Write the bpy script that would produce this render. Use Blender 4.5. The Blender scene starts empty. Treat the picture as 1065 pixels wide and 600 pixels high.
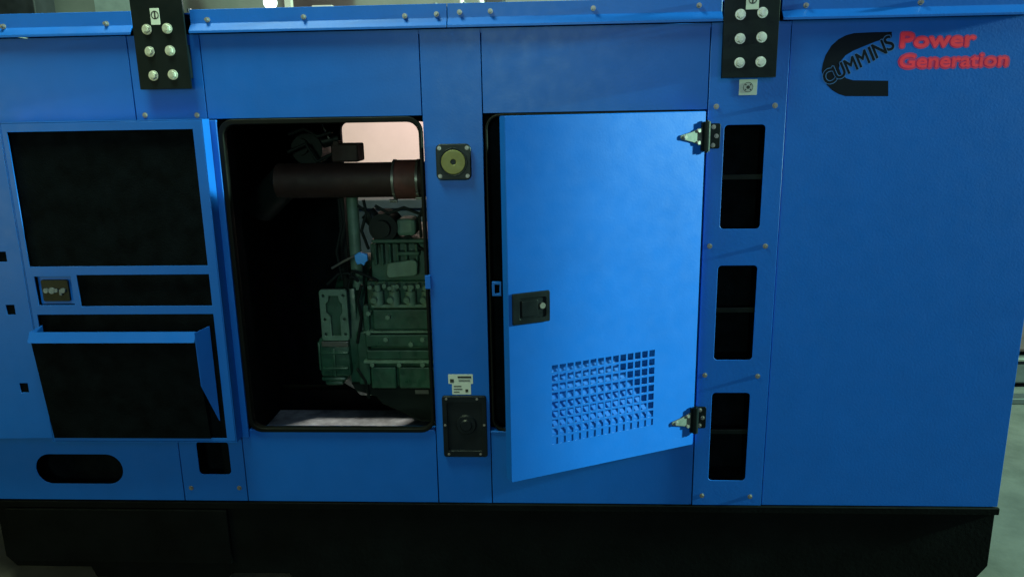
import bpy, bmesh, math, random
from mathutils import Vector, Matrix
random.seed(7)
S = bpy.context.scene
COL = S.collection
R = math.radians

# ------------------------------------------------------------------ camera
CAM = Vector((0, -2.3, 1.6)); F = 800.0
p, yw, rl = R(13.47), R(-2.91), R(-1.013)
fw = Vector((math.sin(yw)*math.cos(p), math.cos(yw)*math.cos(p), -math.sin(p)))
rt = Vector((math.cos(yw), -math.sin(yw), 0)); up = rt.cross(fw)
rt2 = rt*math.cos(rl)+up*math.sin(rl); up2 = -rt*math.sin(rl)+up*math.cos(rl)
cd = bpy.data.cameras.new('camera'); cam = bpy.data.objects.new('camera', cd); COL.objects.link(cam)
cam.matrix_world = Matrix(((rt2.x, up2.x, -fw.x, CAM.x), (rt2.y, up2.y, -fw.y, CAM.y), (rt2.z, up2.z, -fw.z, CAM.z), (0, 0, 0, 1)))
cd.sensor_width = 36; cd.lens = F/1065*36; cd.clip_end = 200; cd.clip_start = .05
S.camera = cam

def ray(px, py): return fw*F+rt2*(px-532.5)-up2*(py-300)
def at(px, py, Y=0.0):                      # measured point of the photograph on the vertical plane y = Y
    d = ray(px, py); t = (Y-CAM.y)/d.y
    return CAM+d*t
def floor_at(px, py, z=0.0):
    d = ray(px, py); t = (z-CAM.z)/d.z
    return CAM+d*t

# ------------------------------------------------------------------ materials
def newmat(name):
    m = bpy.data.materials.new(name); m.use_nodes = True
    nt = m.node_tree; b = nt.nodes['Principled BSDF']
    return m, nt, b
def mat(name, col, rough=.5, metal=0.0, var=.12, vscale=6, bump=0.0, bscale=60, coat=0.0, spec=.5, rvar=0.1, detail=5):
    m, nt, b = newmat(name)
    N, L = nt.nodes, nt.links
    tc = N.new('ShaderNodeTexCoord'); geo = N.new('ShaderNodeNewGeometry')
    n = N.new('ShaderNodeTexNoise'); n.inputs['Scale'].default_value = vscale; n.inputs['Detail'].default_value = detail
    n.inputs['Roughness'].default_value = .6
    L.new(geo.outputs['Position'], n.inputs['Vector'])
    mr = N.new('ShaderNodeMapRange'); mr.inputs['From Min'].default_value = .3; mr.inputs['From Max'].default_value = .7
    mr.inputs['To Min'].default_value = 1-var; mr.inputs['To Max'].default_value = 1+var
    L.new(n.outputs['Fac'], mr.inputs['Value'])
    mx = N.new('ShaderNodeVectorMath'); mx.operation = 'SCALE'; mx.inputs[0].default_value = col
    L.new(mr.outputs[0], mx.inputs['Scale']); L.new(mx.outputs[0], b.inputs['Base Color'])
    r2 = N.new('ShaderNodeMapRange'); r2.inputs['From Min'].default_value = .3; r2.inputs['From Max'].default_value = .7
    r2.inputs['To Min'].default_value = max(0, rough-rvar); r2.inputs['To Max'].default_value = min(1, rough+rvar)
    n2 = N.new('ShaderNodeTexNoise'); n2.inputs['Scale'].default_value = vscale*2.7; n2.inputs['Detail'].default_value = 6
    L.new(geo.outputs['Position'], n2.inputs['Vector']); L.new(n2.outputs['Fac'], r2.inputs['Value'])
    L.new(r2.outputs[0], b.inputs['Roughness'])
    b.inputs['Metallic'].default_value = metal
    b.inputs['Specular IOR Level'].default_value = spec
    b.inputs['Coat Weight'].default_value = coat
    if bump:
        n3 = N.new('ShaderNodeTexNoise'); n3.inputs['Scale'].default_value = bscale; n3.inputs['Detail'].default_value = 3
        L.new(geo.outputs['Position'], n3.inputs['Vector'])
        bp = N.new('ShaderNodeBump'); bp.inputs['Strength'].default_value = bump; bp.inputs['Distance'].default_value = .002
        L.new(n3.outputs['Fac'], bp.inputs['Height']); L.new(bp.outputs[0], b.inputs['Normal'])
    return m
BLUE = (.0045, .100, .49)
M = dict(
 blue=mat('blue_powder_coat', BLUE, .42, var=.045, vscale=9, bump=.11, bscale=150, rvar=.04, spec=.30),
 halo=mat('decal_outline_blue', (.03, .12, .36), .5, var=.05),
 red_edge=mat('decal_dark_red', (.50, .016, .12), .6, var=.1),
 red=mat('decal_red', (.90, .018, .06), .6, var=.15, vscale=40),
 decal_black=mat('decal_black', (.004, .006, .014), .6, var=.1, spec=.08),
 black=mat('black_frame_paint', (.0018, .0022, .0028), .6, var=.5, vscale=5, bump=.3, bscale=90, spec=.07),
 bracket=mat('black_bracket_paint', (.003, .006, .008), .45, var=.2, bump=.15, bscale=120, spec=.15),
 foam=mat('acoustic_foam', (.0022, .0034, .0050), .95, var=.5, vscale=18, bump=.8, bscale=220, spec=.05),
 rubber=mat('rubber_trim', (.0030, .0030, .0032), .6, var=.3, spec=.12),
 plastic=mat('black_plastic', (.0045, .0065, .010), .42, var=.2, spec=.25),
 zinc=mat('zinc_plated_steel', (.28, .25, .25), .45, metal=.7, var=.1, vscale=30),
 bolt=mat('bolt_steel', (.55, .54, .50), .42, metal=.55, var=.2, vscale=60, bump=.2, bscale=400),
 white=mat('white_sticker', (.50, .53, .50), .5, var=.06, vscale=20),
 ink=mat('printed_ink', (.02, .02, .02), .6, var=.1),
 olive=mat('olive_disc', (.15, .14, .035), .5, var=.15, vscale=30),
 green=mat('engine_green_paint', (.017, .060, .040), .42, var=.35, vscale=14, bump=.35, bscale=60, rvar=.15),
 pale_green=mat('engine_pale_casting', (.085, .150, .115), .5, var=.25, vscale=20, bump=.3, bscale=70),
 brown=mat('rusty_exhaust_pipe', (.022, .008, .007), .65, metal=.2, var=.4, vscale=9, bump=.3, bscale=40),
 redbrown=mat('red_brown_sleeve', (.085, .024, .022), .65, var=.3, vscale=14, bump=.3, bscale=60),
 steel=mat('brushed_steel', (.24, .23, .22), .35, metal=.8, var=.2),
 pan=mat('oil_pan_black', (.006, .009, .009), .5, var=.3, spec=.15),
 handle_blue=mat('valve_handle_blue', (.05, .30, .85), .4, var=.1, vscale=30),
 tray=mat('grey_tray', (.60, .66, .62), .6, var=.6, vscale=9, bump=.2, bscale=30),
 floor=mat('concrete', (.046, .040, .037), .9, var=.45, vscale=5, bump=.5, bscale=25, detail=10),
 wall=mat('grey_brown_wall', (.19, .175, .165), .85, var=.2, vscale=1.5, bump=.2, bscale=20),
 pink=mat('pale_pink_board', (.60, .32, .33), .8, var=.08, vscale=2.5),
 dark=mat('dark_machine', (.02, .02, .025), .6, var=.4),
 maroon=mat('dark_maroon', (.045, .018, .022), .6, var=.4),
 yellow=mat('yellow_paint', (.75, .50, .03), .5, var=.2),
 offwhite=mat('off_white', (.75, .76, .74), .5, var=.1),
 sheet=mat('galvanised_sheet', (.32, .35, .35), .5, metal=.2, var=.25, vscale=3),
 strap=mat('hinge_strap_steel', (.13, .14, .14), .5, metal=.2, var=.3, vscale=30),
 cam=mat('worn_cam_steel', (.10, .12, .17), .55, metal=.3, var=.3, vscale=40),
 carton=mat('carton', (.50, .44, .40), .8, var=.1),
)

# ------------------------------------------------------------------ mesh helpers
WL = {}
def build(name, bm, m, parent=None, smooth=False, center=True, loc=None):
    me = bpy.data.meshes.new(name)
    bmesh.ops.recalc_face_normals(bm, faces=bm.faces)
    c = Vector((0, 0, 0))
    if center:
        xs = [v.co for v in bm.verts]
        c = Vector([(min(v[i] for v in xs)+max(v[i] for v in xs))/2 for i in range(3)])
        for v in bm.verts: v.co -= c
    bm.to_mesh(me); bm.free()
    me.materials.append(m if not isinstance(m, str) else M[m])
    if smooth:
        for f in me.polygons: f.use_smooth = True
        try: me.set_sharp_from_angle(angle=R(35))
        except Exception: pass
    o = bpy.data.objects.new(name, me); COL.objects.link(o)
    WL[o.name] = c.copy() if loc is None else Vector(loc)
    if loc is not None: c = Vector(loc)
    if parent is not None:
        o.parent = parent; o.location = c-WL[parent.name]
    else: o.location = c
    return o
def tag(o, label, cat=None, group=None, kind=None):
    if label: o['label'] = label
    if cat: o['category'] = cat
    if group: o['group'] = group
    if kind: o['kind'] = kind
    return o
def empty(name, loc):
    o = bpy.data.objects.new(name, None); COL.objects.link(o); o.location = loc; o.empty_display_size = .1
    WL[o.name] = Vector(loc); return o
def box(bm, x0, x1, y0, y1, z0, z1, bev=0.0, seg=2):
    t = bmesh.new(); bmesh.ops.create_cube(t, size=1)
    for v in t.verts:
        v.co = Vector(((x0+x1)/2+v.co.x*(x1-x0), (y0+y1)/2+v.co.y*(y1-y0), (z0+z1)/2+v.co.z*(z1-z0)))
    if bev: bmesh.ops.bevel(t, geom=t.edges[:], offset=bev, segments=seg, affect='EDGES', profile=.5)
    merge(bm, t); return bm
def merge(bm, t, mtx=None):
    if mtx is not None: bmesh.ops.transform(t, matrix=mtx, verts=t.verts)
    mm = bpy.data.meshes.new('tmp'); t.to_mesh(mm); t.free(); bm.from_mesh(mm); bpy.data.meshes.remove(mm)
def tube(bm, a, b, r, seg=20, r2=None, bev=0):
    a, b = Vector(a), Vector(b); d = b-a
    t = bmesh.new(); bmesh.ops.create_cone(t, cap_ends=True, segments=seg, radius1=r, radius2=r if r2 is None else r2, depth=d.length)
    q = d.to_track_quat('Z', 'Y').to_matrix().to_4x4()
    merge(bm, t, Matrix.Translation((a+b)/2) @ q)
def pathtube(bm, pts, r, seg=12):
    for i in range(len(pts)-1): 
        tube(bm, pts[i], pts[i+1], r, seg)
        t = bmesh.new(); bmesh.ops.create_uvsphere(t, u_segments=seg, v_segments=8, radius=r); merge(bm, t, Matrix.Translation(Vector(pts[i+1])))
def rr(x0, x1, z0, z1, r, n=6):
    P = []
    for cx, cz, a0 in ((x1-r, z1-r, 0), (x0+r, z1-r, 90), (x0+r, z0+r, 180), (x1-r, z0+r, 270)):
        for k in range(n+1):
            a = R(a0+90*k/n); P.append((cx+r*math.cos(a), cz+r*math.sin(a)))
    return P
def rect(x0, x1, z0, z1): return [(x0, z0), (x1, z0), (x1, z1), (x0, z1)]
def circ(x, z, r, n=24): return [(x+r*math.cos(2*math.pi*k/n), z+r*math.sin(2*math.pi*k/n)) for k in range(n)]
def plate(outlines, yc, th, bev=0.0):
    """sheet in the XZ plane, first outline outer, others holes; returns a bmesh"""
    cu = bpy.data.curves.new('c', 'CURVE'); cu.dimensions = '2D'; cu.fill_mode = 'BOTH'
    cu.extrude = max(th/2-bev, 1e-5); cu.bevel_depth = bev; cu.bevel_resolution = 1; cu.offset = -bev if bev else 0
    for pts in outlines:
        s = cu.splines.new('POLY'); s.points.add(len(pts)-1); s.use_cyclic_u = True
        for q, (x, z) in zip(s.points, pts): q.co = (x, z, 0, 1)
    return curve_bm(cu, yc)
def curve_bm(cu, yc):
    o = bpy.data.objects.new('c', cu); COL.objects.link(o)
    dg = bpy.context.evaluated_depsgraph_get(); me = bpy.data.meshes.new_from_object(o.evaluated_get(dg))
    bpy.data.objects.remove(o)
    bm = bmesh.new(); bm.from_mesh(me); bpy.data.meshes.remove(me)
    for v in bm.verts: v.co = Vector((v.co.x, yc-v.co.z, v.co.y))
    bmesh.ops.remove_doubles(bm, verts=bm.verts, dist=2e-5)
    return bm
def text_bm(s, size, x, z, yc, th=.0006, offset=0.0, rot=0.0, sx=1.0, shear=0.0, align='LEFT', space=1.0):
    cu = bpy.data.curves.new('t', 'FONT'); cu.body = s; cu.size = size; cu.extrude = th/2; cu.offset = offset
    cu.align_x = align; cu.shear = shear; cu.space_character = space; cu.resolution_u = 4
    bm = curve_bm(cu, 0)
    c, sn = math.cos(rot), math.sin(rot)
    for v in bm.verts:
        a, b = v.co.x*sx, v.co.z
        v.co = Vector((x+a*c-b*sn, v.co.y+yc, z+a*sn+b*c))
    return bm

# ------------------------------------------------------------------ the generator set
ROOT = empty('generator_set', (-.25, .57, 0))
tag(ROOT, 'long blue generator enclosure on a black base frame with two of its doors standing open', 'generator')

# shared bolt meshes
def bolt_mesh(r, h, washer=True, hexa=True):
    bm = bmesh.new()
    if washer: tube(bm, (0, 0, 0), (0, -h*.3, 0), r, 20)
    t = bmesh.new(); bmesh.ops.create_cone(t, cap_ends=True, segments=6 if hexa else 18, radius1=r*.78, radius2=r*.70, depth=h)
    merge(bm, t, Matrix.Translation((0, -h*.6, 0)) @ Matrix.Rotation(R(90), 4, 'X'))
    tube(bm, (0, -h*1.1, 0), (0, -h*1.25, 0), r*.45, 12)
    return bm
PROTO = {}
def bolt(parent, P, r=.0085, h=.008, m='zinc', name='bolt'):
    key = (r, h, m, name); P = Vector(P)
    if key not in PROTO:
        o = build(name, bolt_mesh(r, h), m, parent, center=False, loc=P); PROTO[key] = o
        return o
    o = PROTO[key].copy(); COL.objects.link(o); o.parent = parent; o.location = P-WL[parent.name]; WL[o.name] = P
    return o

ZT, ZB = 1.812, .322
XL, XR = -1.93, 1.427
D = 1.14
g = .0015
T = .0025
# front panels ------------------------------------------------------
def panel(name, x0, x1, z0, z1, holes=(), y=0.0, label=None, th=.003):
    bm = plate([rect(x0+g, x1-g, z0, z1)]+list(holes), y+th/2, th, .0008)
    # folded return edges
    box(bm, x0+g, x0+g+.002, y+th, y+.028, z0+.001, z1-.001); box(bm, x1-g-.002, x1-g, y+th, y+.028, z0+.001, z1-.001)
    o = build(name, bm, 'blue', ROOT)
    if label: o['label'] = label
    return o
XA, XB, XC, XD, XE, XF = -1.232, -1.015, -.372, -.194, .457, .680
Z1 = 1.572; Z0 = .575
h0 = panel('header_panel', XL, XA, 1.552, ZT)
# behind the folded-back door: closed skin
s_left = panel('side_panel', XL, XA, .560, 1.549)
a, b = at(35, 472), at(130, 503)
sl = panel('sill_panel', XL, XA, ZB, .557, [rr(a.x, b.x, b.z, a.z, (a.z-b.z)/2-.0005, 8)], label='teal-lit lower panel with a long oval slot')
a, b = at(204, 462), at(242, 493)
pil1 = panel('pillar_panel', XA, XB, ZB, ZT, [rr(a.x, b.x-.004, b.z, a.z+.01, .013)])
h1 = panel('header_panel', XB, XC, Z1, ZT); s1 = panel('sill_panel', XB, XC, ZB, Z0)
pil2 = panel('pillar_panel', XC, XD, ZB, ZT)
h2 = panel('header_panel', XD, XE, Z1+.003, ZT); s2 = panel('sill_panel', XD, XE, ZB, Z0-.004)
vents = []
for (px0, py0, px1, py1) in ((754, 130, 794, 238), (744, 276, 784, 374), (738, 408, 778, 499)):
    a, b = at((px0+px1)/2, py0), at((px0+px1)/2, py1)
    vents.append((.506, .624, b.z, a.z))
pil3 = panel('pillar_panel', XE, XF, ZB, ZT, [rr(x0, x1, z0, z1, .012) for x0, x1, z0, z1 in vents], y=-.003, label='slim panel with three tall rounded ventilation slots')
side = panel('side_panel', XF, XR, ZB, ZT+.006, label='plain blue end panel carrying the black and red logo')
# sill edges (folded flange that catches the light)
for par, x0, x1, zz in ((s1, XB+.03, XC, Z0), (s2, XD, XE, Z0-.004)):
    bm = bmesh.new(); box(bm, x0, x1-.004, -.004, .03, zz, zz+.006, .0015); build('sill_flange', bm, 'blue', par)
# vents: foam box and cross bar
for x0, x1, z0, z1 in vents:
    bm = bmesh.new()
    box(bm, x0-.02, x1+.02, .14, .15, z0-.02, z1+.02)
    box(bm, x0-.03, x0-.02, .002, .15, z0-.03, z1+.03); box(bm, x1+.02, x1+.03, .002, .15, z0-.03, z1+.03)
    box(bm, x0-.02, x1+.02, .002, .14, z0-.03, z0-.02); box(bm, x0-.02, x1+.02, .002, .14, z1+.02, z1+.03)
    f = build('foam_lining', bm, 'foam', pil3)
    bm = bmesh.new(); zm = z0+(z1-z0)*.49
    box(bm, x0-.02, x1+.02, .045, .055, zm-.008, zm+.008, .002); build('cross_bar', bm, 'pan', pil3)
# dark boxes behind the slots of the lower panels
a, b = at(35, 472), at(242, 503)
bm = bmesh.new(); box(bm, a.x-.09, b.x+.05, .10, .11, .34, .60); box(bm, a.x-.09, b.x+.05, .03, .10, .335, .34); box(bm, a.x-.09, b.x+.05, .03, .10, .60, .605); box(bm, a.x-.095, a.x-.09, .004, .10, .335, .60)
build('foam_lining', bm, 'foam', ROOT)
# bolts on the pillars
for par, q, y in ((pil3, ((745, 111), (806, 110), (738, 256), (796, 256), (733, 390), (788, 391), (730, 515), (780, 516)), -.003),
                  (pil1, ((151, 120), (205, 120), (199, 507), (249, 507)), 0)):
    for (x, z) in q: bolt(par, at(x, z, y), .0078, .0045)
# roof, ends, rear, tray ---------------------------------------------
bm = bmesh.new(); box(bm, XL, XR, .004, D, 1.868, 1.872); box(bm, XL, XR, .004, D, 1.80, 1.812)
build('roof', bm, 'blue', ROOT)
bm = bmesh.new(); box(bm, XL, XR-.004, .03, D-.02, 1.775, 1.80); build('roof_lining', bm, 'foam', ROOT)
bm = bmesh.new(); box(bm, XR-.003, XR, .0035, D, ZB, 1.866, .001); build('end_panel', bm, 'blue', ROOT)
bm = bmesh.new(); box(bm, XL, XL+.003, .0035, D, ZB, 1.866, .001); build('end_panel', bm, 'blue', ROOT)
RO = (at(357, 150, D).x, at(447, 150, D).x, .62, at(400, 127, D).z)
bm = plate([rect(XL+.004, XR-.004, ZB, 1.866), rr(RO[0]-.01, RO[1]+.01, RO[2]-.01, RO[3]+.01, .03)], D, .004); build('rear_panel', bm, 'blue', ROOT)
bm = plate([rect(XL+.01, XR-.01, ZB, 1.77), rr(*RO, .03)], D-.025, .040); build('rear_lining', bm, 'foam', ROOT)
bm = bmesh.new(); box(bm, XL+.01, XR-.01, .05, D-.05, .200, .215); build('floor_tray', bm, 'tray', ROOT)
bm = bmesh.new(); box(bm, -1.30, -1.27, .04, D-.05, .22, 1.77); build('bulkhead', bm, 'foam', ROOT)
# black foam on the inside of the sill and jamb, seen round the opening
bm = bmesh.new(); box(bm, XB+.02, XE, .030, .060, .24, Z0-.012); box(bm, -1.10, XB+.035, .030, .09, .24, 1.75)
box(bm, XC+.02, XD-.02, .030, .07, .24, 1.75); box(bm, XD-.02, -.02, .075, .095, .24, 1.75); build('lining_and_dark_sheet', bm, 'foam', ROOT)  # last box: added dark sheet in place of the shaded gap by the right door
# base frame ----------------------------------------------------------
bm = bmesh.new()
prof = [(-1.90, .318), (-1.90, .10), (-1.865, .062), (-1.60, .062), (-1.585, .022), (-1.12, .022), (-1.105, .045), (-.90, .045), (-.88, .012), (.62, .012), (.64, .035), (.86, .035), (.88, .012), (1.36, .012), (1.425, .105), (1.425, .318)]
m2 = plate([prof], .05, .09, .003); merge(bm, m2)
m2 = plate([prof], D-.05, .09, .003); merge(bm, m2)
for x in (-1.89, -1.0, 0, .9, 1.41): box(bm, x-.012 if x > 0 else x-.005, x+.012, .09, D-.09, .06, .19)
base = build('base_frame', bm, 'black', ROOT)
bm = bmesh.new(); box(bm, -1.92, 1.43, -.008, .006, .296, .319, .002); build('frame_flange', bm, 'black', base)
bm = bmesh.new(); box(bm, -1.86, -1.09, -.012, .004, .09, .292, .003); build('frame_cover', bm, 'black', base)
# rails ---------------------------------------------------------------
def rail(x0, x1):
    bm = bmesh.new()
    z = ZT+.002
    pr = [(.003, z+.066), (-.003, z+.066), (-.003, z+.027), (-.022, z+.006), (-.022, z-.001), (-.019, z-.001), (-.019, z+.004), (.001, z+.024)]
    vs = [[bm.verts.new((x, a, b)) for a, b in pr] for x in (x0, x1)]
    n = len(pr)
    for k in range(n): bm.faces.new((vs[0][k], vs[0][(k+1) % n], vs[1][(k+1) % n], vs[1][k]))
    bm.faces.new(vs[0]); bm.faces.new(vs[1][::-1])
    bmesh.ops.recalc_face_normals(bm, faces=bm.faces)
    bmesh.ops.bevel(bm, geom=bm.edges[:], offset=.0008, segments=1, affect='EDGES')
    return build('roof_rail', bm, 'blue', ROOT)
xj = at(465, 15, -.003).x
r1 = rail(XL-.004, at(135, 30, -.02).x); r2 = rail(at(196, 30, -.02).x, xj-.001); r3 = rail(xj+.001, at(752, 18, -.02).x); r4 = rail(at(815, 12, -.02).x, XR+.003)
for par, q in ((r1, ((4, 28), (111, 25))), (r2, ((216, 21), (316, 18), (421, 17), (454, 15))), (r3, ((478, 13), (510, 12), (617, 9), (727, 6))), (r4, ((838, 6), (957, 3)))):
    for (x, z) in q: bolt(par, at(x, z, -.003), .0072, .013)
for (x, z) in ((197, 11), (453, 6), (483, 4)): 
    P = at(x, z, .03); bm = bmesh.new(); tube(bm, (P.x, .03, 1.872), (P.x, .03, 1.886), .006, 6); build('bolt', bm, 'zinc', ROOT)
# lifting brackets -----------------------------------------------------
def bracket(pts, bolts, hole):
    tl, tr, br_, bl = [at(x, z, -.032) for x, z in pts]
    x0 = (bl.x+tl.x)/2; x1 = (br_.x+tr.x)/2; z0 = (bl.z+br_.z)/2
    bm = plate([[(x0, z0), (x1, z0), (x1, 2.06), (x1-.03, 2.10), (x0+.03, 2.10), (x0, 2.06)], circ((x0+x1)/2, 2.03, .028)], -.028, .008, .0012)
    box(bm, x0+.004, x1-.004, -.0238, -.0035, z0+.03, ZT-.03)
    o = build('lifting_bracket', bm, 'bracket', ROOT)
    for (x, z) in bolts: bolt(o, at(x, z, -.032), .0145, .009, 'bolt')
    return o
lb1 = bracket(((134, 0), (190, 0), (198, 93), (146, 93)), ((153, 31), (174, 30), (156, 54), (177, 53), (160, 79), (180, 78)), 0)
lb2 = bracket(((752, 0), (812, 0), (807, 80), (752, 82)), ((770, 15.5), (793, 13.5), (769.6, 40.6), (792, 39), (769, 65.6), (791, 64.6)), 0)
def sticker(parent, px0, py0, px1, py1, y, mark=None, name='sticker'):
    a, b = at(px0, py0, y), at(px1, py1, y)
    o = build(name, plate([rr(a.x, b.x, b.z, a.z, .0015, 2)], y-.0004, .0006), 'white', parent)
    cx, cz, h = (a.x+b.x)/2, (a.z+b.z)/2, a.z-b.z
    if mark == 'lift':
        bm = plate([circ(cx, cz+.004, .0115), circ(cx, cz+.004, .0088)], y-.001, .0006)
        merge(bm, plate([rect(cx-.0022, cx+.0022, cz-.006, cz+.014)], y-.001, .0006)); build('print', bm, 'ink', parent)
    if mark == 'ring':
        bm = plate([circ(cx, cz, .014), circ(cx, cz, .0125)], y-.001, .0005); merge(bm, plate([circ(cx, cz, .005)], y-.001, .0005))
        for k in range(4):
            an = R(45+90*k); merge(bm, plate([circ(cx+.0095*math.cos(an), cz+.0095*math.sin(an), .0022, 8)], y-.001, .0005))
        build('print', bm, 'ink', parent)
    return o
sticker(lb1, 155.5, 9, 167, 26, -.0322, 'lift'); sticker(lb2, 776.5, -7, 789, 10, -.0322, 'lift')
sticker(pil3, 769, 83, 787, 99, -.0032, 'ring')
# rubber trim of the opening -------------------------------------------
bm = plate([rr(-.985, -.374, Z0-.002, Z1-.002, .045), rr(-.970, -.384, Z0+.012, Z1-.018, .035)], .004, .026, .003)
build('door_seal', bm, 'rubber', ROOT)
bm = bmesh.new(); box(bm, XB+.001, -.986, -.012, -.001, Z0-.02, Z1-.003, .002); build('hinge_strip', bm, 'blue', ROOT)
bm = plate([rr(-.188, .450, Z0-.002, Z1+.001, .045), rr(-.181, .443, Z0+.008, Z1-.008, .035)], .006, .018, .003)
build('door_seal', bm, 'rubber', ROOT)
# striker on the right opening
P = at(516, 300, -.005)
bm = plate([rect(P.x-.012, P.x+.016, P.z-.022, P.z+.022), rect(P.x-.004, P.x+.011, P.z-.014, P.z+.014)], -.008, .012, .001); build('striker', bm, 'blue', ROOT)
P = at(447, 293, -.004); bm = bmesh.new(); box(bm, P.x-.014, P.x+.004, -.010, -.001, P.z-.022, P.z+.022, .002); build('striker', bm, 'blue', ROOT)
# switch mount on the pillar ------------------------------------------
c = at(472, 168.5, -.002)
bm = plate([rr(c.x-.052, c.x+.052, c.z-.053, c.z+.053, .016)], -.006, .012, .003)
sw = build('round_switch_mount', bm, 'plastic', ROOT)
bm = bmesh.new(); merge(bm, plate([circ(c.x, c.z, .036, 40), circ(c.x, c.z, .008, 16)], -.0145, .006, .002)); build('disc', bm, 'olive', sw)
bm = bmesh.new(); merge(bm, plate([circ(c.x, c.z, .042, 40), circ(c.x, c.z, .0385, 40)], -.014, .006, .001)); build('rim', bm, 'plastic', sw)
for sx in (-1, 1):
    for sz in (-1, 1): bolt(sw, (c.x+sx*.041, -.012, c.z+sz*.041), .0062, .004, 'zinc', 'screw')
# recessed socket box on the pillar -------------------------------------
a, b = at(459, 411, -.003), at(508, 474, -.003)
X0, X1 = a.x+.002, b.x-.002; ZZ0, ZZ1 = b.z, a.z
bm = plate([rr(X0, X1, ZZ0, ZZ1, .008), rr(X0+.016, X1-.016, ZZ0+.022, ZZ1-.022, .006)], -.006, .012, .002)
box(bm, X0+.012, X1-.012, -.003, -.001, ZZ0+.018, ZZ1-.018)
sb = build('recessed_socket_box', bm, 'plastic', ROOT)
cx, cz = (X0+X1)/2+.004, (ZZ0+ZZ1)/2+.005
bm = bmesh.new(); tube(bm, (cx, -.003, cz), (cx, -.010, cz), .034, 32, .030); tube(bm, (cx, -.0105, cz), (cx, -.016, cz), .020, 24, .016); build('socket_cap', bm, 'plastic', sb)
for q in ((464, 414), (496, 414), (458.5, 442), (504, 442), (467, 472), (500, 472)):
    P = at(*q, -.012); P.x = min(max(P.x, X0+.008), X1-.008); P.z = min(max(P.z, ZZ0+.009), ZZ1-.009); bolt(sb, P, .0042, .003, 'zinc', 'screw')
st = sticker(pil2, 466, 389, 492, 399, 0); a = at(466, 389); 
st2 = sticker(pil2, 470, 398.5, 490, 410, -.0004)
bm = bmesh.new()
for (x0, z0, x1, z1) in ((476, 391, 490, 393), (468, 394, 472, 397.5), (477, 395, 489, 396), (472, 401, 480, 402), (472, 404, 481, 405), (484, 404.5, 487, 407.5), (472, 407, 478, 407.8)):
    a, b = at(x0, z0), at(x1, z1); box(bm, a.x, b.x, -.0018, -.0014, b.z, a.z)
build('print', bm, 'ink', pil2)

# logo on the end panel --------------------------------------------------
def lg(x, z, y=0): return at(830+x*.2334, z*.2334, y)
def pts(L, y=0): return [(lg(x, z, y).x, lg(x, z, y).z) for x, z in L]
em = [(418, 143), (330, 145), (250, 149), (215, 158), (180, 176), (148, 205), (122, 248), (110, 285), (105, 318), (112, 350), (128, 380), (150, 402), (180, 420), (212, 430), (402, 430), (402, 361), (245, 359),
      (215, 350), (192, 330), (182, 305), (190, 275), (212, 248), (245, 228), (300, 205), (350, 185), (418, 168)]
emb = build('logo_emblem', plate([pts(em)], -.00008, .00006), 'decal_black', side)
emb['label'] = 'black open ring emblem crossed by slanted capital letters'
def thick(fn, r, n, y):
    """bolder lettering: copies of the same glyphs shifted by r, each a hair in front of the last"""
    bm = bmesh.new()
    offs = [(0, 0)]+[(r*math.cos(2*math.pi*k/n), r*math.sin(2*math.pi*k/n)) for k in range(n)]
    for k, (dx, dz) in enumerate(offs):
        t = fn(y-k*.000008)
        for v in t.verts: v.co.x += dx; v.co.z += dz
        merge(bm, t)
    return bm
for kind, off, y in (('halo', .0030, -.00016), ('decal_black', .0011, -.00028)):
    bm = bmesh.new()
    for q, (ch, x, z, sx) in enumerate((('C', 138, 344, .95), ('U', 184, 319, .95), ('M', 235, 292, .86), ('M', 288, 263, .86), ('I', 327, 242, 1.0), ('N', 362, 221, .95), ('S', 405, 195, 1.0))):
        P = lg(x, z); s = .0575; rot = R(27)
        merge(bm, thick(lambda yy: text_bm(ch, s, P.x+math.sin(rot)*s*.33, P.z-math.cos(rot)*s*.33, yy-q*.000002, .00005, 0, rot, sx*.92, 0, 'CENTER'), off, 6, y))
    build('logo_lettering', bm, kind, emb)
def word(s, x0, x1, zb, zt, big, seq):
    """lettering scaled to run from x0 to x1 on the baseline"""
    A, B, C_ = lg(x0, zb), lg(x1, zb), lg(x0, zt)
    H = C_.z-A.z; size = H/.70
    probe = text_bm(s, size, 0, 0, 0); w = max(v.co.x for v in probe.verts); probe.free()
    par = None
    for m_, off, y in seq:
        bm = thick(lambda yy: text_bm(s, size, A.x, A.z, yy, .00005, 0, 0, (B.x-A.x)/w), off, 8, y)
        o = build('logo_lettering', bm, m_, side if par is None else par)
        if par is None: par = o
word('Power', 448, 785, 212, 148, 0, (('red_edge', .0054, -.00008), ('red', .0020, -.00024)))
word('Generation', 446, 930, 303, 246, 0, (('red_edge', .0064, -.00008), ('red', .0014, -.00024)))

# ------------------------------------------------------------------ right-hand door, ajar
hx, hy = .449, -.020
zb = at(722, 462, hy).z; zt = at(728, 116, hy).z
Pf = floor_at(532, 502, zb)
th = math.atan2(hy-Pf.y, hx-Pf.x); W = math.hypot(hx-Pf.x, hy-Pf.y)
n = Vector((math.sin(th), -math.cos(th), 0)); ex = Vector((math.cos(th), math.sin(th), 0)); H0 = Vector((hx, hy, 0))
def dat(px, py, off=0.0):
    d = ray(px, py); q0 = H0+n*off; t = (q0-CAM).dot(n)/d.dot(n); P = CAM+d*t
    return (P-H0).dot(ex), P.z
door = None
gx0, gz1 = dat(573, 378)[0], dat(681, 363)[1]
gx1, gz0 = dat(681, 400)[0], dat(681, 441)[1]
gz0 -= .004; gz1 += .002
bm = plate([rr(-W, 0, zb, zt, .004, 3), rect(gx0, gx1, gz0, gz1)], .001, .002, 0)
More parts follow.
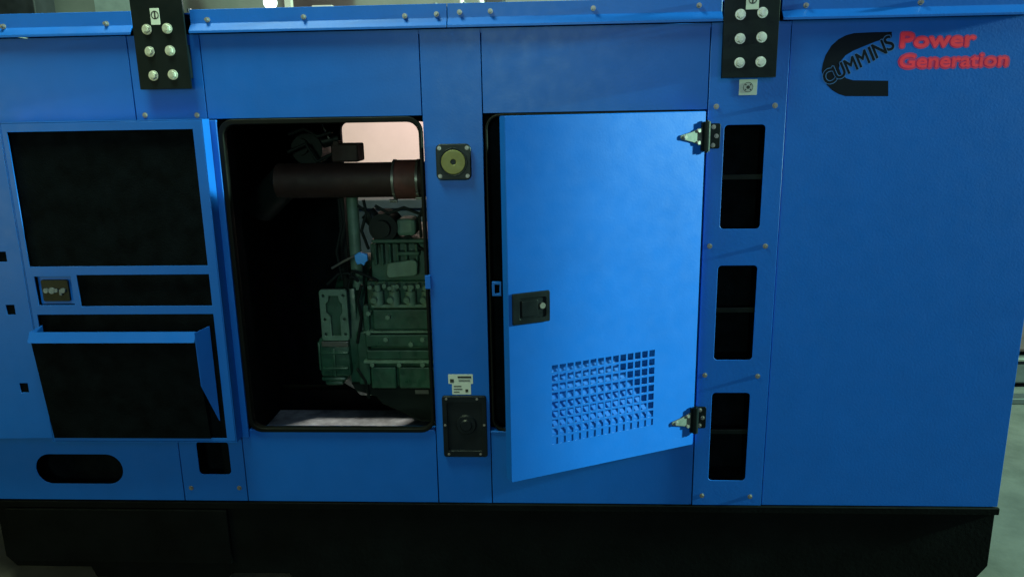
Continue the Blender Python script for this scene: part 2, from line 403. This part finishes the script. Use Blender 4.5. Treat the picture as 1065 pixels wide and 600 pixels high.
bmesh.ops.bevel(bm, geom=[e_ for e_ in bm.edges if all(v.co.y < .0005 for v in e_.verts) and len(e_.link_faces) == 2 and e_.calc_face_angle(0) > .5 and not all(gx0-.001 < v.co.x < gx1+.001 and gz0-.001 < v.co.z < gz1+.001 for v in e_.verts)], offset=.0015, segments=2, affect='EDGES')
for (x0, x1, z0, z1) in ((-W, -W+.002, zb+.002, zt-.002), (-.002, 0, zb+.002, zt-.002)): box(bm, x0, x1, .002, .036, z0, z1)
for z0, z1 in ((zb, zb+.002), (zt-.002, zt)): box(bm, -W+.002, -.002, .002, .036, z0, z1)
box(bm, -W+.002, -W+.025, .034, .036, zb+.002, zt-.002); box(bm, -.025, -.002, .034, .036, zb+.002, zt-.002)
door = build('door', bm, 'blue', ROOT, center=False, loc=(hx, hy, 0)); door.rotation_euler = (0, 0, th)
door['label'] = 'bright blue smooth door ajar, hinged on its right edge'
WL[door.name] = Vector((0, 0, 0))
# foam inside the door above and round the vent
bm = plate([rect(-W+.004, -.004, zb+.004, zt-.004), rect(gx0-.025, gx1+.025, gz0-.02, gz1+.05)], .018, .028); build('foam_lining', bm, 'foam', door)
NX, NZ = 14, 9
cw, ch = (gx1-gx0)/NX, (gz1-gz0)/NZ
holes = []
for i in range(NX):
    for j in range(NZ):
        x, z = gx0+cw*(i+.5), gz0+ch*(j+.5); holes.append(rect(x-cw*.385, x+cw*.385, z-ch*.375, z+ch*.375))
build('vent_grille', plate([rect(gx0, gx1, gz0, gz1)]+holes, .001, .002, 0), 'blue', door)
# air baffle: sloping plate, closed sides, open top
dpt = .072
bm = bmesh.new()
def quadprism(bm, pts_, thv):
    a = [bm.verts.new(q) for q in pts_]; b = [bm.verts.new(Vector(q)+Vector(thv)) for q in pts_]; k = len(a)
    bm.faces.new(a); bm.faces.new(b[::-1])
    for i in range(k): bm.faces.new((a[i], b[i], b[(i+1) % k], a[(i+1) % k]))
box(bm, gx0-.02, gx1+.02, .0025, .0045, gz0-.03, gz0+(gz1-gz0)*.15)
quadprism(bm, [(gx0-.02, .003, gz0+(gz1-gz0)*.15), (gx1+.02, .003, gz0+(gz1-gz0)*.15), (gx1+.02, dpt, gz1+.02), (gx0-.02, dpt, gz1+.02)], (0, .002, -.0005))
for x in (gx0-.02, gx1+.018): quadprism(bm, [(x, .003, gz0-.012), (x, dpt, gz1+.02), (x, .003, gz1+.02)], (.002, 0, 0))
build('air_baffle', bm, 'blue', door)
# handle
hx0, hz1 = dat(532, 306); hx1, hz0 = dat(571, 333)
hz1 = (dat(532, 306)[1]+dat(571, 301)[1])/2; hz0 = (dat(532, 338.5)[1]+dat(571, 332.5)[1])/2
bm = plate([rr(hx0, hx1, hz0, hz1, .004), rr(hx0+.020, hx1-.012, hz0+.014, hz1-.016, .005)], -.004, .008, .0015)
box(bm, hx0+.014, hx1-.008, -.0035, -.0015, hz0+.008, hz1-.010)
hd = build('paddle_handle', bm, 'plastic', door)
bm = plate([rr(hx0+.026, hx0+.075, hz0+.020, hz1-.022, .004)], -.0065, .006, .0015); build('paddle', bm, 'plastic', hd)
bm = bmesh.new(); tube(bm, ((hx0+hx1)/2+.033, -.002, (hz0+hz1)/2+.003), ((hx0+hx1)/2+.033, -.0095, (hz0+hz1)/2+.003), .0085, 20); build('lock_cylinder', bm, 'zinc', hd)
# hinges
def hinge(pxt, pyt, pxl):
    zc = dat(*pxl)[1]; xl = dat(*pxl)[0]
    bm = plate([[(-.010, zc-.027), (-.010, zc+.027), (xl+.035, zc+.014), (xl, zc+.006), (xl-.004, zc), (xl, zc-.006), (xl+.035, zc-.014)]], -.003, .005, .001)
    o = build('hinge', bm, 'strap', door)
    bm = bmesh.new(); tube(bm, (-.001, -.010, zc-.042), (-.001, -.010, zc+.042), .0095, 16)
    tube(bm, (-.001, -.010, zc-.046), (-.001, -.010, zc+.046), .004, 10); box(bm, -.016, -.004, -.0085, -.0005, zc-.040, zc+.040, .001); build('hinge_pin', bm, 'bracket', o)
    for (x, z) in ((xl+.012, zc), (-.026, zc+.017), (-.026, zc-.017)):
        bm = bmesh.new(); tube(bm, (x, -.0055, z), (x, -.010, z), .0068, 18, .0052); build('screw', bm, 'zinc', o)
    # leaf on the fixed pillar
    x0 = at(pxt, pyt, -.004).x-.006
    bm = plate([rr(x0, x0+.034, zc-.036, zc+.036, .006)], -.007, .005, .001)
    q = build('hinge_leaf', bm, 'bracket', pil3)
    for (dx, dz) in ((.014, .026), (.023, 0), (.014, -.026)): bolt(pil3, (x0+dx, -.0095, zc+dz), .0064, .006)
    return o
hinge(738.5, 142, (708, 143)); hinge(724.5, 438, (699, 440))

# ------------------------------------------------------------------ left-hand door, folded right back
YF = -.062; YS = -.014
def ld(px, py, y=YF): 
    P = at(px, py, y); return P.x, P.z
xl_, xr_ = -1.614, -1.005
zt2 = (ld(205, 123)[1]+ld(60, 128)[1])/2; zb2 = .562
bm = bmesh.new()
box(bm, xl_, xr_, YS-.002, YS, zb2, zt2, .0006)                        # skin
box(bm, xl_, xl_+.002, YF, YS-.002, zb2, zt2); box(bm, xr_-.002, xr_, YF, YS-.002, zb2, zt2)
box(bm, xl_+.002, xr_-.002, YF, YS-.002, zt2-.002, zt2); box(bm, xl_+.002, xr_-.002, YF, YS-.002, zb2, zb2+.002)
ldoor = build('door', bm, 'blue', ROOT); ldoor['label'] = 'opened door folded right back, its black foam inside facing out'
foamL = xl_+.019; foamR = xr_-.031
rows = [ld(110, 136)[1], ld(110, 277)[1], ld(110, 286)[1], ld(110, 318.5)[1], ld(110, 327)[1]]
z_c1t, z_c1b, z_c2t, z_c2b = rows[1], rows[2], rows[3], rows[4]
bm = bmesh.new()
fr = bmesh.new()
xp0, xp1 = ld(77, 300)[0]-.006, ld(81, 300)[0]+.002
outer = rect(xl_+.003, xr_-.003, zb2+.003, zt2-.003)
fm = plate([outer, rect(foamL, foamR, z_c1t, rows[0]), rect(xp1, foamR, z_c2t, z_c1b), rect(foamL+.010, xp0, z_c2t+.004, z_c1b-.004), rect(foamL, foamR, zb2+.014, z_c2b)], YF+.002, .004, .001)
inner = build('inner_frame', fm, 'blue', ldoor)
bm = bmesh.new(); box(bm, xl_+.004, xr_-.004, YS-.028, YS-.003, zb2+.004, zt2-.004); build('foam_lining', bm, 'foam', ldoor)
# latch mechanism
xc = (foamL+.010+xp0)/2; zc = (z_c2t+z_c1b)/2
bm = bmesh.new(); box(bm, foamL+.012, xp0-.001, YF+.012, YF+.018, z_c2t+.005, z_c1b-.005, .001)
lt = build('latch_housing', bm, 'blue', ldoor)
bm = plate([rr(xc-.043, xc+.043, zc-.034, zc+.034, .006)], YF+.008, .007, .001); build('latch_plate', bm, 'plastic', lt)
bm = bmesh.new()
for dx, r_ in ((-.028, .008), (-.009, .010), (.004, .006), (.026, .008)): tube(bm, (xc+dx, YF+.006, zc), (xc+dx, YF-.001, zc+.001), r_, 14)
box(bm, xc-.030, xc+.010, YF, YF+.004, zc-.003, zc+.003, .001); box(bm, xc+.014, xc+.022, YF-.001, YF+.004, zc-.014, zc+.003, .001)
build('latch_cam', bm, 'cam', lt)
# baffle (pocket) at the foot of the door
YP = -.104
bx0 = at(30, 350, YP).x; bx1 = at(201, 351, YP).x; bxs = at(217.5, 339, YF).x
bzt = at(120, 347, YP).z; bzb = zb2+.045
bm = bmesh.new()
def sl(x0, x1, y0, z0, y1, z1, t): quadprism(bm, [(x0, y0, z0), (x1, y0, z0), (x1, y1, z1), (x0, y1, z1)], (0, t, 0))
sl(bx0, bx1, YF-.004, bzb-.03, YP+.004, bzt-.022, .002)
build('baffle_front', bm, 'foam', ldoor)
bm = bmesh.new()
quadprism(bm, [(bx0-.004, YP-.006, bzt-.028), (bx1+.004, YP-.006, bzt-.028), (bx1+.004, YP+.010, bzt+.002), (bx0-.004, YP+.010, bzt+.002)], (0, .003, 0))
quadprism(bm, [(bx0-.004, YP+.010, bzt+.002), (bx0+.018, YF-.001, bzt+.016), (bx0+.018, YF-.001, bzt-.012), (bx0-.002, YP, bzt-.020)], (.002, 0, 0))
bf = build('baffle_rim', bm, 'blue', ldoor)
bm = bmesh.new()
quadprism(bm, [(bx1+.005, YP-.002, bzt+.002), (bxs, YF-.003, at(217.5, 339, YF).z), (bxs, YF-.003, at(229, 437, YF).z), (bx1+.007, YP-.002, at(206, 401, YP).z)], (.002, .001, 0))
build('baffle_side', bm, 'blue', ldoor)
# slotted edge plate left of the door
YE = -.058
def sp(px, py): P = at(px, py, YE); return (P.x, P.z)
sq = []
for (x, z, w) in ((3, 267, .015), (12, 322, .015), (26, 403, .015)):
    a = sp(x, z); sq.append(rect(a[0]-w, a[0]+w*.8, a[1]-w*1.05, a[1]+w*1.05))
xe = xl_-.004
ol = [(-2.02, sp(10, 457)[1]), (xe+.016, sp(56, 455)[1]), (xe+.016, sp(52, 430)[1]), (xe+.012, sp(50, 423)[1]), (xe, sp(42, 412)[1]), (xe, zt2-.004), (-2.02, zt2-.004)]
bm = plate([ol]+sq, YE, .003, .0008)
ep = build('edge_plate', bm, 'blue', ROOT); ep['label'] = 'vertical edge plate pierced by three small square slots'
bm = bmesh.new(); box(bm, -1.93, -1.63, -.052, -.004, .60, 1.53); build('foam_lining', bm, 'foam', ep)

# ------------------------------------------------------------------ engine
YE0 = .36
def e(px, py, y=YE0): return at(px, py, y)
def eb(bm, px0, py0, px1, py1, y0, y1, bev=.004):
    a, b = at(px0, (py0+py1)/2, y0), at(px1, (py0+py1)/2, y0); c, d = at((px0+px1)/2, py0, y0), at((px0+px1)/2, py1, y0)
    box(bm, a.x, b.x, y0, y1, d.z, c.z, bev)
XEND = .95
bm = bmesh.new()
a = e(381, 300); 
box(bm, a.x, XEND, .36, .80, e(420, 408).z, e(420, 292).z, .01)                     # crankcase
box(bm, a.x+.03, XEND-.05, .40, .76, e(420, 292).z, e(420, 248).z, .01)             # head
eng = build('engine', bm, 'green', ROOT, True)
eng['label'] = 'green painted diesel engine with raised ribs and bolted covers'
def epart(name, bm, m='green', smooth=False): return build(name, bm, m, eng, smooth)
# flywheel housing with window cover
bm = bmesh.new(); Pc = e(372, 350)
tube(bm, (Pc.x-.045, .65, .75), (Pc.x+.02, .65, .75), .285, 48); tube(bm, (Pc.x-.11, .65, .75), (Pc.x-.045, .65, .75), .24, 48, .275)
eb(bm, 334, 392, 360, 397, .36, .5, .010); eb(bm, 338, 396, 357, 401, .38, .5, .010)
eb(bm, 331, 356, 333.5, 385, .34, .5, .004); eb(bm, 346, 362, 349, 392, .338, .4, .003)
eb(bm, 332, 352, 364, 392, .345, .50, .012); eb(bm, 334, 366, 362, 369, .336, .40, .003); eb(bm, 336, 382, 362, 385, .336, .40, .003)
eb(bm, 362, 300, 372, 398, .38, .5, .004)
epart('flywheel_housing', bm, 'green', True)
a, b = e(331.5, 301, .33), e(364, 354, .33)
def cv(fx, fz): return (a.x+(b.x-a.x)*fx, b.z+(a.z-b.z)*fz)
key = [cv(.36, .10), cv(.70, .10), cv(.70, .48), cv(.80, .56), cv(.80, .72), cv(.70, .78), cv(.68, .88), cv(.34, .88), cv(.32, .78), cv(.22, .72), cv(.22, .56), cv(.36, .48)]
hl = [circ(*cv(x, z), .0055, 10) for x in (.15, .87) for z in (.13, .42, .88)]
cp = epart('cover_plate', plate([rr(a.x, b.x, b.z, a.z, .012), key]+hl, .332, .014, .002), 'pale_green')
bm = bmesh.new(); box(bm, a.x+.01, b.x-.01, .345, .355, b.z+.01, a.z-.01); epart('cover_recess', bm, 'green')
bm = bmesh.new(); eb(bm, 334, 355, 362, 361, .335, .36, .004); epart('machined_pad', bm, 'steel')
# block ribs, covers
bm = bmesh.new()
eb(bm, 378, 318, 384, 352, .335, .37, .004); eb(bm, 372, 345, 384, 400, .345, .37, .006)
epart('mounting_rib', bm, 'green')
for i, (x0, z0, x1, z1) in enumerate(((388, 322, 462, 343), (380, 348, 462, 361), (381, 364, 462, 374), (386, 382, 412, 404), (415, 382, 462, 404))):
    bm = bmesh.new(); eb(bm, x0, z0, x1, z1, .338-.008*(i == 1), .37, .005); epart('side_cover', bm, 'green')
bm = bmesh.new(); eb(bm, 378, 375.5, 462, 378, .325, .37, .002); eb(bm, 386, 317, 462, 320, .325, .37, .002); eb(bm, 378, 344.5, 462, 346.5, .325, .37, .002); epart('casting_rail', bm, 'pale_green')
for x in (393, 410, 427, 444):                                   # injector pump / tappet bosses
    bm = bmesh.new(); P = e(x, 309, .33)
    tube(bm, (P.x, .335, P.z-.030), (P.x, .335, P.z+.022), .019, 16); tube(bm, (P.x, .335, P.z+.022), (P.x, .335, P.z+.045), .011, 12)
    tube(bm, (P.x-.01, .335, P.z), (P.x-.01, .300, P.z-.006), .011, 12); epart('pump_barrel', bm, 'pale_green', True)
rndr = random.Random(3)
for x in range(386, 450, 7):
    P = e(x+rndr.uniform(-1, 1), 298+rndr.uniform(-1.5, 1.5), .34); bm = bmesh.new(); tube(bm, (P.x, .36, P.z), (P.x, .325, P.z), .0085, 6); epart('bolt', bm, 'pale_green')
for x, z in ((404, 329), (402, 352), (440, 352), (428, 357), (388, 378), (416, 378), (440, 378), (384, 325), (384, 345)):
    P = e(x, z, .335); bm = bmesh.new(); tube(bm, (P.x, .345, P.z), (P.x, .318, P.z), .009, 6); epart('bolt', bm, 'pale_green')
# intake manifold with vertical ribs
bm = bmesh.new(); eb(bm, 386, 249, 462, 253, .32, .42, .004); eb(bm, 386, 253, 462, 292, .37, .42, .004)
for x in (389, 396, 404, 412, 421, 432, 441): eb(bm, x, 254, x+2.6, 276, .335, .38, .003)
eb(bm, 414, 262, 436, 266, .33, .38, .003)
epart('intake_manifold', bm, 'green')
bm = plate([[(e(x, z, .31).x, e(x, z, .31).z) for x, z in ((403, 274), (430, 270), (434, 273), (434, 285), (431, 287), (405, 289), (402, 286))]], .315, .016, .004); epart('breather_cover', bm, 'pale_green')
# dark turbo and casting above
bm = bmesh.new(); P = e(400, 236, .36)
tube(bm, (P.x, .33, P.z), (P.x, .43, P.z), .050, 28, .055); tube(bm, (P.x, .325, P.z), (P.x, .30, P.z), .030, 20); tube(bm, (P.x-.02, .37, P.z), (P.x-.06, .37, P.z+.05), .028, 16)
epart('turbocharger', bm, 'pan', True)
bm = bmesh.new(); eb(bm, 412, 228, 432, 246, .34, .44, .014); epart('thermostat_housing', bm, 'pale_green')
bm = bmesh.new(); P = e(369, 250, .42); Q = e(369, 176, .42)
tube(bm, (P.x, .42, P.z-.18), (P.x, .42, Q.z), .021, 20); epart('vertical_pipe', bm, 'pale_green', True)
bm = bmesh.new(); P = e(357, 250, .45); box(bm, P.x-.012, P.x+.012, .45, .60, e(357, 300, .45).z, 1.35, .002); epart('bracket_strip', bm, 'pan')
# oil pan
bm = bmesh.new()
o1 = [(e(x, z, .37).x, e(x, z, .37).z) for x, z in ((366, 398), (470, 400), (470, 452), (438, 437), (398, 419), (392, 412), (370, 405))]
o1[1] = (XEND, o1[1][1]); o1[2] = (XEND, o1[2][1])
merge(bm, plate([o1], .56, .40, .006)); pn = epart('oil_pan', bm, 'pan')
# exhaust pipe, bands and elbows
Ya = .33
L = at(262, 187, Ya); Rr = at(440, 186, Ya); rr_ = (at(400, 167, Ya).z-at(400, 207, Ya).z)/2; zc_ = at(400, 187, Ya).z
bm = bmesh.new(); tube(bm, (at(290, 187, Ya).x, Ya, zc_), (.30, Ya, zc_), rr_-.006, 40); xp = epart('exhaust_pipe', bm, 'brown', True)
bm = bmesh.new(); tube(bm, (at(294, 187, Ya).x-.12, Ya+.10, zc_-.10), (at(294, 187, Ya).x+.01, Ya, zc_), rr_-.008, 32); epart('exhaust_elbow', bm, 'pan', True)
def ring(bm, x0, x1, r, rin):
    n_ = 48; vs = []
    for x, q in ((x0, r), (x1, r), (x1, rin), (x0, rin)):
        vs.append([bm.verts.new((x, Ya+q*math.cos(2*math.pi*k/n_), zc_+q*math.sin(2*math.pi*k/n_))) for k in range(n_)])
    for i in range(4):
        for k in range(n_): bm.faces.new((vs[i][k], vs[i][(k+1) % n_], vs[(i+1) % 4][(k+1) % n_], vs[(i+1) % 4][k]))
for x in (407.5, 432.5):
    P = at(x, 187, Ya-rr_); bm = bmesh.new(); ring(bm, P.x-.004, P.x+.004, rr_+.003, rr_-.010); epart('pipe_clamp', bm, 'steel', True)
x0 = at(409, 187, Ya-rr_).x; x1 = at(431, 187, Ya-rr_).x
bm = bmesh.new(); ring(bm, x0, x1, rr_+.001, rr_-.012); epart('pipe_sleeve', bm, 'redbrown', True)
bm = bmesh.new(); bm.free()
for x, z in ((409, 209), (436, 206)):
    P = at(x, z, .30); bm = bmesh.new(); tube(bm, (P.x-.012, .30, P.z), (P.x+.014, .30, P.z), .006, 10); epart('clamp_screw', bm, 'steel')
# brown box on top of the pipe and a dim turbo shape
bm = bmesh.new(); eb(bm, 344, 150, 372, 169, .34, .44, .006); eb(bm, 346, 147, 352, 152, .34, .40, .002); epart('heat_shield', bm, 'brown')
bm = bmesh.new(); P = at(322, 155, .45); tube(bm, (P.x, .42, P.z), (P.x, .54, P.z), .055, 28); tube(bm, (P.x-.02, .40, P.z+.01), (P.x-.02, .42, P.z+.01), .03, 16)
tube(bm, (P.x+.03, .45, P.z+.02), (P.x+.10, .47, P.z+.035), .022, 12); epart('turbine_housing', bm, 'pan', True)
bm = bmesh.new(); pathtube(bm, [at(335, 130, .38), at(342, 144, .38)], .0028, 8); epart('wire', bm, 'steel')
bm = bmesh.new(); pathtube(bm, [at(345, 279, .28), at(357, 272, .28), at(371, 265, .28)], .0042, 8); rod = epart('valve_rod', bm, 'steel')
bm = bmesh.new(); 
hp = [(at(x, z, .27).x, at(x, z, .27).z) for x, z in ((369, 265), (374, 262), (382, 264), (383, 271), (380, 273), (379, 276), (376, 274), (372, 275), (370, 271))]
merge(bm, plate([hp], .27, .018, .003)); epart('valve_handle', bm, 'handle_blue')
for pth in (((352, 208), (356, 232), (350, 262), (356, 290)), ((378, 208), (381, 222), (376, 240), (383, 258)), ((446, 262), (436, 258), (426, 246), (410, 250)), ((390, 214), (404, 222), (420, 216), (440, 224)), ((376, 296), (372, 312), (376, 330), (372, 356)), ((384, 414), (380, 396), (372, 384)), ((300, 140), (316, 134), (330, 142), (344, 138)), ((362, 300), (366, 282), (380, 286), (392, 292)), ((372, 214), (384, 222), (392, 246), (398, 262)), ((442, 212), (436, 226), (438, 246)), ((340, 296), (352, 285), (362, 284), (372, 292)), ((346, 160), (330, 168), (318, 150), (300, 158))):
    bm = bmesh.new(); pathtube(bm, [at(x, z, .345) for x, z in pth], .0055, 10); epart('hose', bm, 'pan', True)
bm = bmesh.new(); a_, b_ = at(432, 405, .362), at(446, 409, .362); box(bm, a_.x, b_.x, .357, .361, b_.z, a_.z); epart('nameplate', bm, 'steel')

# ------------------------------------------------------------------ the place
bm = bmesh.new(); 
for q in ((-40, -20, 0), (40, -20, 0), (40, 40, 0), (-40, 40, 0)): bm.verts.new(q)
bm.faces.new(bm.verts[:]); fl = build('floor', bm, 'floor'); fl['kind'] = 'structure'
bm = bmesh.new(); box(bm, -8, 9, 6.0, 6.2, 0, 4.5); w = build('back_wall', bm, 'wall'); w['kind'] = 'structure'
# pink partition board
t = empty('partition_board', (-.2, 2.6, 0)); tag(t, 'pale pink board standing behind the enclosure, seen through the open doorway', 'board')
bm = bmesh.new(); box(bm, -1.5, .9, 2.60, 2.63, .08, 1.80); build('board', bm, 'pink', t)
for x in (-1.4, .8):
    bm = bmesh.new(); box(bm, x-.03, x+.03, 2.55, 2.70, 0, .078, .004); build('foot', bm, 'dark', t)
t = empty('dark_backdrop', (-.3, 2.1, 0)); tag(t, 'dark bench added below the pink board to keep the doorway view dark', 'backdrop')  # added dark block; darkens the doorway view while light still reaches the tray
zq = at(400, 208, 2.0).z
bm = bmesh.new(); box(bm, -1.4, .8, 2.0, 2.4, zq-.05, zq, .004); build('backdrop_top', bm, 'dark', t)
bm = bmesh.new(); box(bm, -1.38, .78, 2.02, 2.38, .05, zq-.052, .004); build('cabinet', bm, 'dark', t)  # body of the added dark block
YB = 4.6
def bgbox(name, px0, px1, py1, m, label, cat, ytop=None, y=YB, zbot=None, dep=.3, bev=.01):
    a, b = at(px0, py1, y), at(px1, py1, y); ztop = at((px0+px1)/2, ytop, y).z if ytop is not None else 4.0
    bm = bmesh.new(); z0 = a.z if zbot is None else zbot
    box(bm, a.x, b.x, y, y+dep, z0, ztop, bev); o = build(name, bm, m); tag(o, label, cat); return o
bgbox('steel_column', -60, 41, 40, 'dark', 'broad dark column rising behind the left end of the roof', 'column', zbot=0)
bgbox('cladding_sheet', 103, 150, 40, 'sheet', 'pale grey-green metal sheet standing behind the left lifting bracket', 'metal sheet', zbot=0, y=5.2, dep=.01, bev=.001)
bgbox('yellow_crate', -8, 12, 22, 'yellow', 'yellow crate glimpsed above the roof rail at the left', 'crate', ytop=15, zbot=1.95, dep=.2, y=4.2)
bgbox('white_bundle', 11, 25, 24, 'offwhite', 'small white bundle beside the yellow crate above the roof rail', 'bundle', ytop=16, zbot=1.95, dep=.15, bev=.03, y=4.2)
bgbox('carton', 324, 346, 13, 'carton', 'flat pale carton just above the roof rail, right of the bright lamp', 'carton', ytop=5.5, zbot=1.95, dep=.3)
bgbox('dark_cabinet', 505, 524, 14, 'dark', 'narrow dark cabinet above the roof rail, right of the thin white pipes', 'cabinet', zbot=1.6, y=4.7)
t = empty('hanging_lamp', at(281, 2, 4.2)); tag(t, 'bright round lamp hanging behind the roof, left of the carton', 'lamp')
mm, nt, b = newmat('lamp_glow'); b.inputs['Emission Color'].default_value = (.85, 1, .98, 1); b.inputs['Emission Strength'].default_value = 2.2; b.inputs['Base Color'].default_value = (.8, .8, .8, 1)
P = at(281, 3, 4.2)
bm = bmesh.new(); bmesh.ops.create_uvsphere(bm, u_segments=24, v_segments=14, radius=.055)
for v in bm.verts: v.co += P
build('bulb', bm, mm, t, True)
bm = bmesh.new(); tube(bm, P+Vector((0, 0, .04)), P+Vector((0, 0, .16)), .05, 20, .02); tube(bm, P+Vector((0, 0, .16)), P+Vector((0, 0, 1.2)), .006, 8); build('lamp_holder', bm, 'offwhite', t)
for px, tilt, lab in ((480, 0, 'thin upright white pipe behind the roof rail'), (500, -.35, 'thin slanting white pipe behind the roof rail, left of the dark cabinet')):
    P = at(px, 6, 4.4); bm = bmesh.new(); tube(bm, (P.x-tilt*.35, 4.4, P.z-.3), (P.x+tilt*1.6, 4.4, P.z+1.6), .022, 12); o = build('white_pipe', bm, 'offwhite', None, True); tag(o, lab, 'pipe', 'thin white pipes behind the roof rail')
P = at(299, 3, 4.5); bm = bmesh.new(); box(bm, P.x-.03, P.x+.03, 4.5, 4.56, P.z-.12, P.z+1.2, .004); o = build('wall_bracket', bm, 'carton'); tag(o, 'narrow tan upright just right of the bright hanging lamp', 'bracket')
# right-hand background machine on the floor
P0 = floor_at(1043, 404); 
t = empty('machine_base', (P0.x+.6, P0.y+.35, 0)); tag(t, 'dark low machine standing on the concrete beyond the right end of the enclosure', 'machine')
bm = bmesh.new(); box(bm, P0.x-.35, P0.x+1.4, P0.y, P0.y+.7, .03, .16, .01); build('skid', bm, 'dark', t)
bm = bmesh.new(); box(bm, P0.x-.35, P0.x+1.4, P0.y-.02, P0.y+.02, .165, .185, .004); build('flange', bm, 'steel', t)
bm = bmesh.new(); box(bm, P0.x-.30, P0.x+1.3, P0.y+.08, P0.y+.66, .186, 1.05, .02); build('housing', bm, 'maroon', t)
P1 = floor_at(1050, 412); bm = bmesh.new(); box(bm, P1.x-.25, P1.x+.9, P1.y-.12, P1.y-.04, 0.0, .035, .006); o = build('timber_batten', bm, 'dark'); tag(o, 'thin dark batten lying on the concrete in front of the dark machine', 'batten')

# ------------------------------------------------------------------ light
def area(name, loc, target, size, power, col, size_y=None, spread=None):
    l = bpy.data.lights.new(name, 'AREA'); l.energy = power; l.color = col; l.size = size
    if size_y: l.shape = 'RECTANGLE'; l.size_y = size_y
    if spread: l.spread = R(spread)
    o = bpy.data.objects.new(name, l); COL.objects.link(o); o.location = loc
    o.rotation_euler = (Vector(target)-Vector(loc)).to_track_quat('-Z', 'Y').to_euler(); return o
def spot(name, loc, target, power, col, ang, blend, rad):
    l = bpy.data.lights.new(name, 'SPOT'); l.energy = power; l.color = col; l.spot_size = R(ang); l.spot_blend = blend; l.shadow_soft_size = rad
    o = bpy.data.objects.new(name, l); COL.objects.link(o); o.location = loc
    o.rotation_euler = (Vector(target)-Vector(loc)).to_track_quat('-Z', 'Y').to_euler(); return o
area('side_lamp', (8.0, -.25, 2.9), (.2, -.1, 1.1), .50, 1000, (.54, 1.0, .68))
ya = R(.96+60)
spot('side_spot', (8.0, -.25, 2.9), (8.0-5*math.cos(ya), -.25+5*math.sin(ya), 2.2), 6600, (.52, 1.0, .70), 120, .011, .09)  # added spot; its cone edge stands in for a soft shadow across the door
area('ceiling_lamp', (-1.3, -.75, 3.9), (-.9, 0, 1.5), .9, 100, (.72, 1.0, .62))
area('front_fill', (1.1, -4.4, 3.3), (.1, 0, 1.4), 1.8, 28, (.48, .66, .97))
area('rear_sheen_fill', (-.33, -5.2, 2.02), (-.1, 0, 1.6), .55, 52, (.62, 1.0, .75))  # area light added behind the camera for the sheen on the header panels
area('low_left_fill', (-3.4, -2.2, 1.2), (-1.3, 0, .9), 1.2, 15, (.9, 1.0, .32))
pl = bpy.data.lights.new('rear_fill', 'POINT'); pl.energy = 88; pl.color = (1, .93, .90); pl.shadow_soft_size = .08  # unseen point light added to brighten the pink board and the tray
o = bpy.data.objects.new('rear_fill', pl); COL.objects.link(o); o.location = (-.2, 1.75, 2.35)
area('back_ceiling', (0, 4.0, 4.4), (0, 6, 2), 2.5, 45, (1, .97, .92))
wd = bpy.data.worlds.new('World'); S.world = wd; wd.use_nodes = True
bg = wd.node_tree.nodes['Background']; bg.inputs[0].default_value = (.55, .8, 1, 1); bg.inputs[1].default_value = .02
S.view_settings.view_transform = 'Standard'; S.view_settings.look = 'None'; S.view_settings.exposure = 0; S.view_settings.gamma = 1
S.cycles.max_bounces = 6
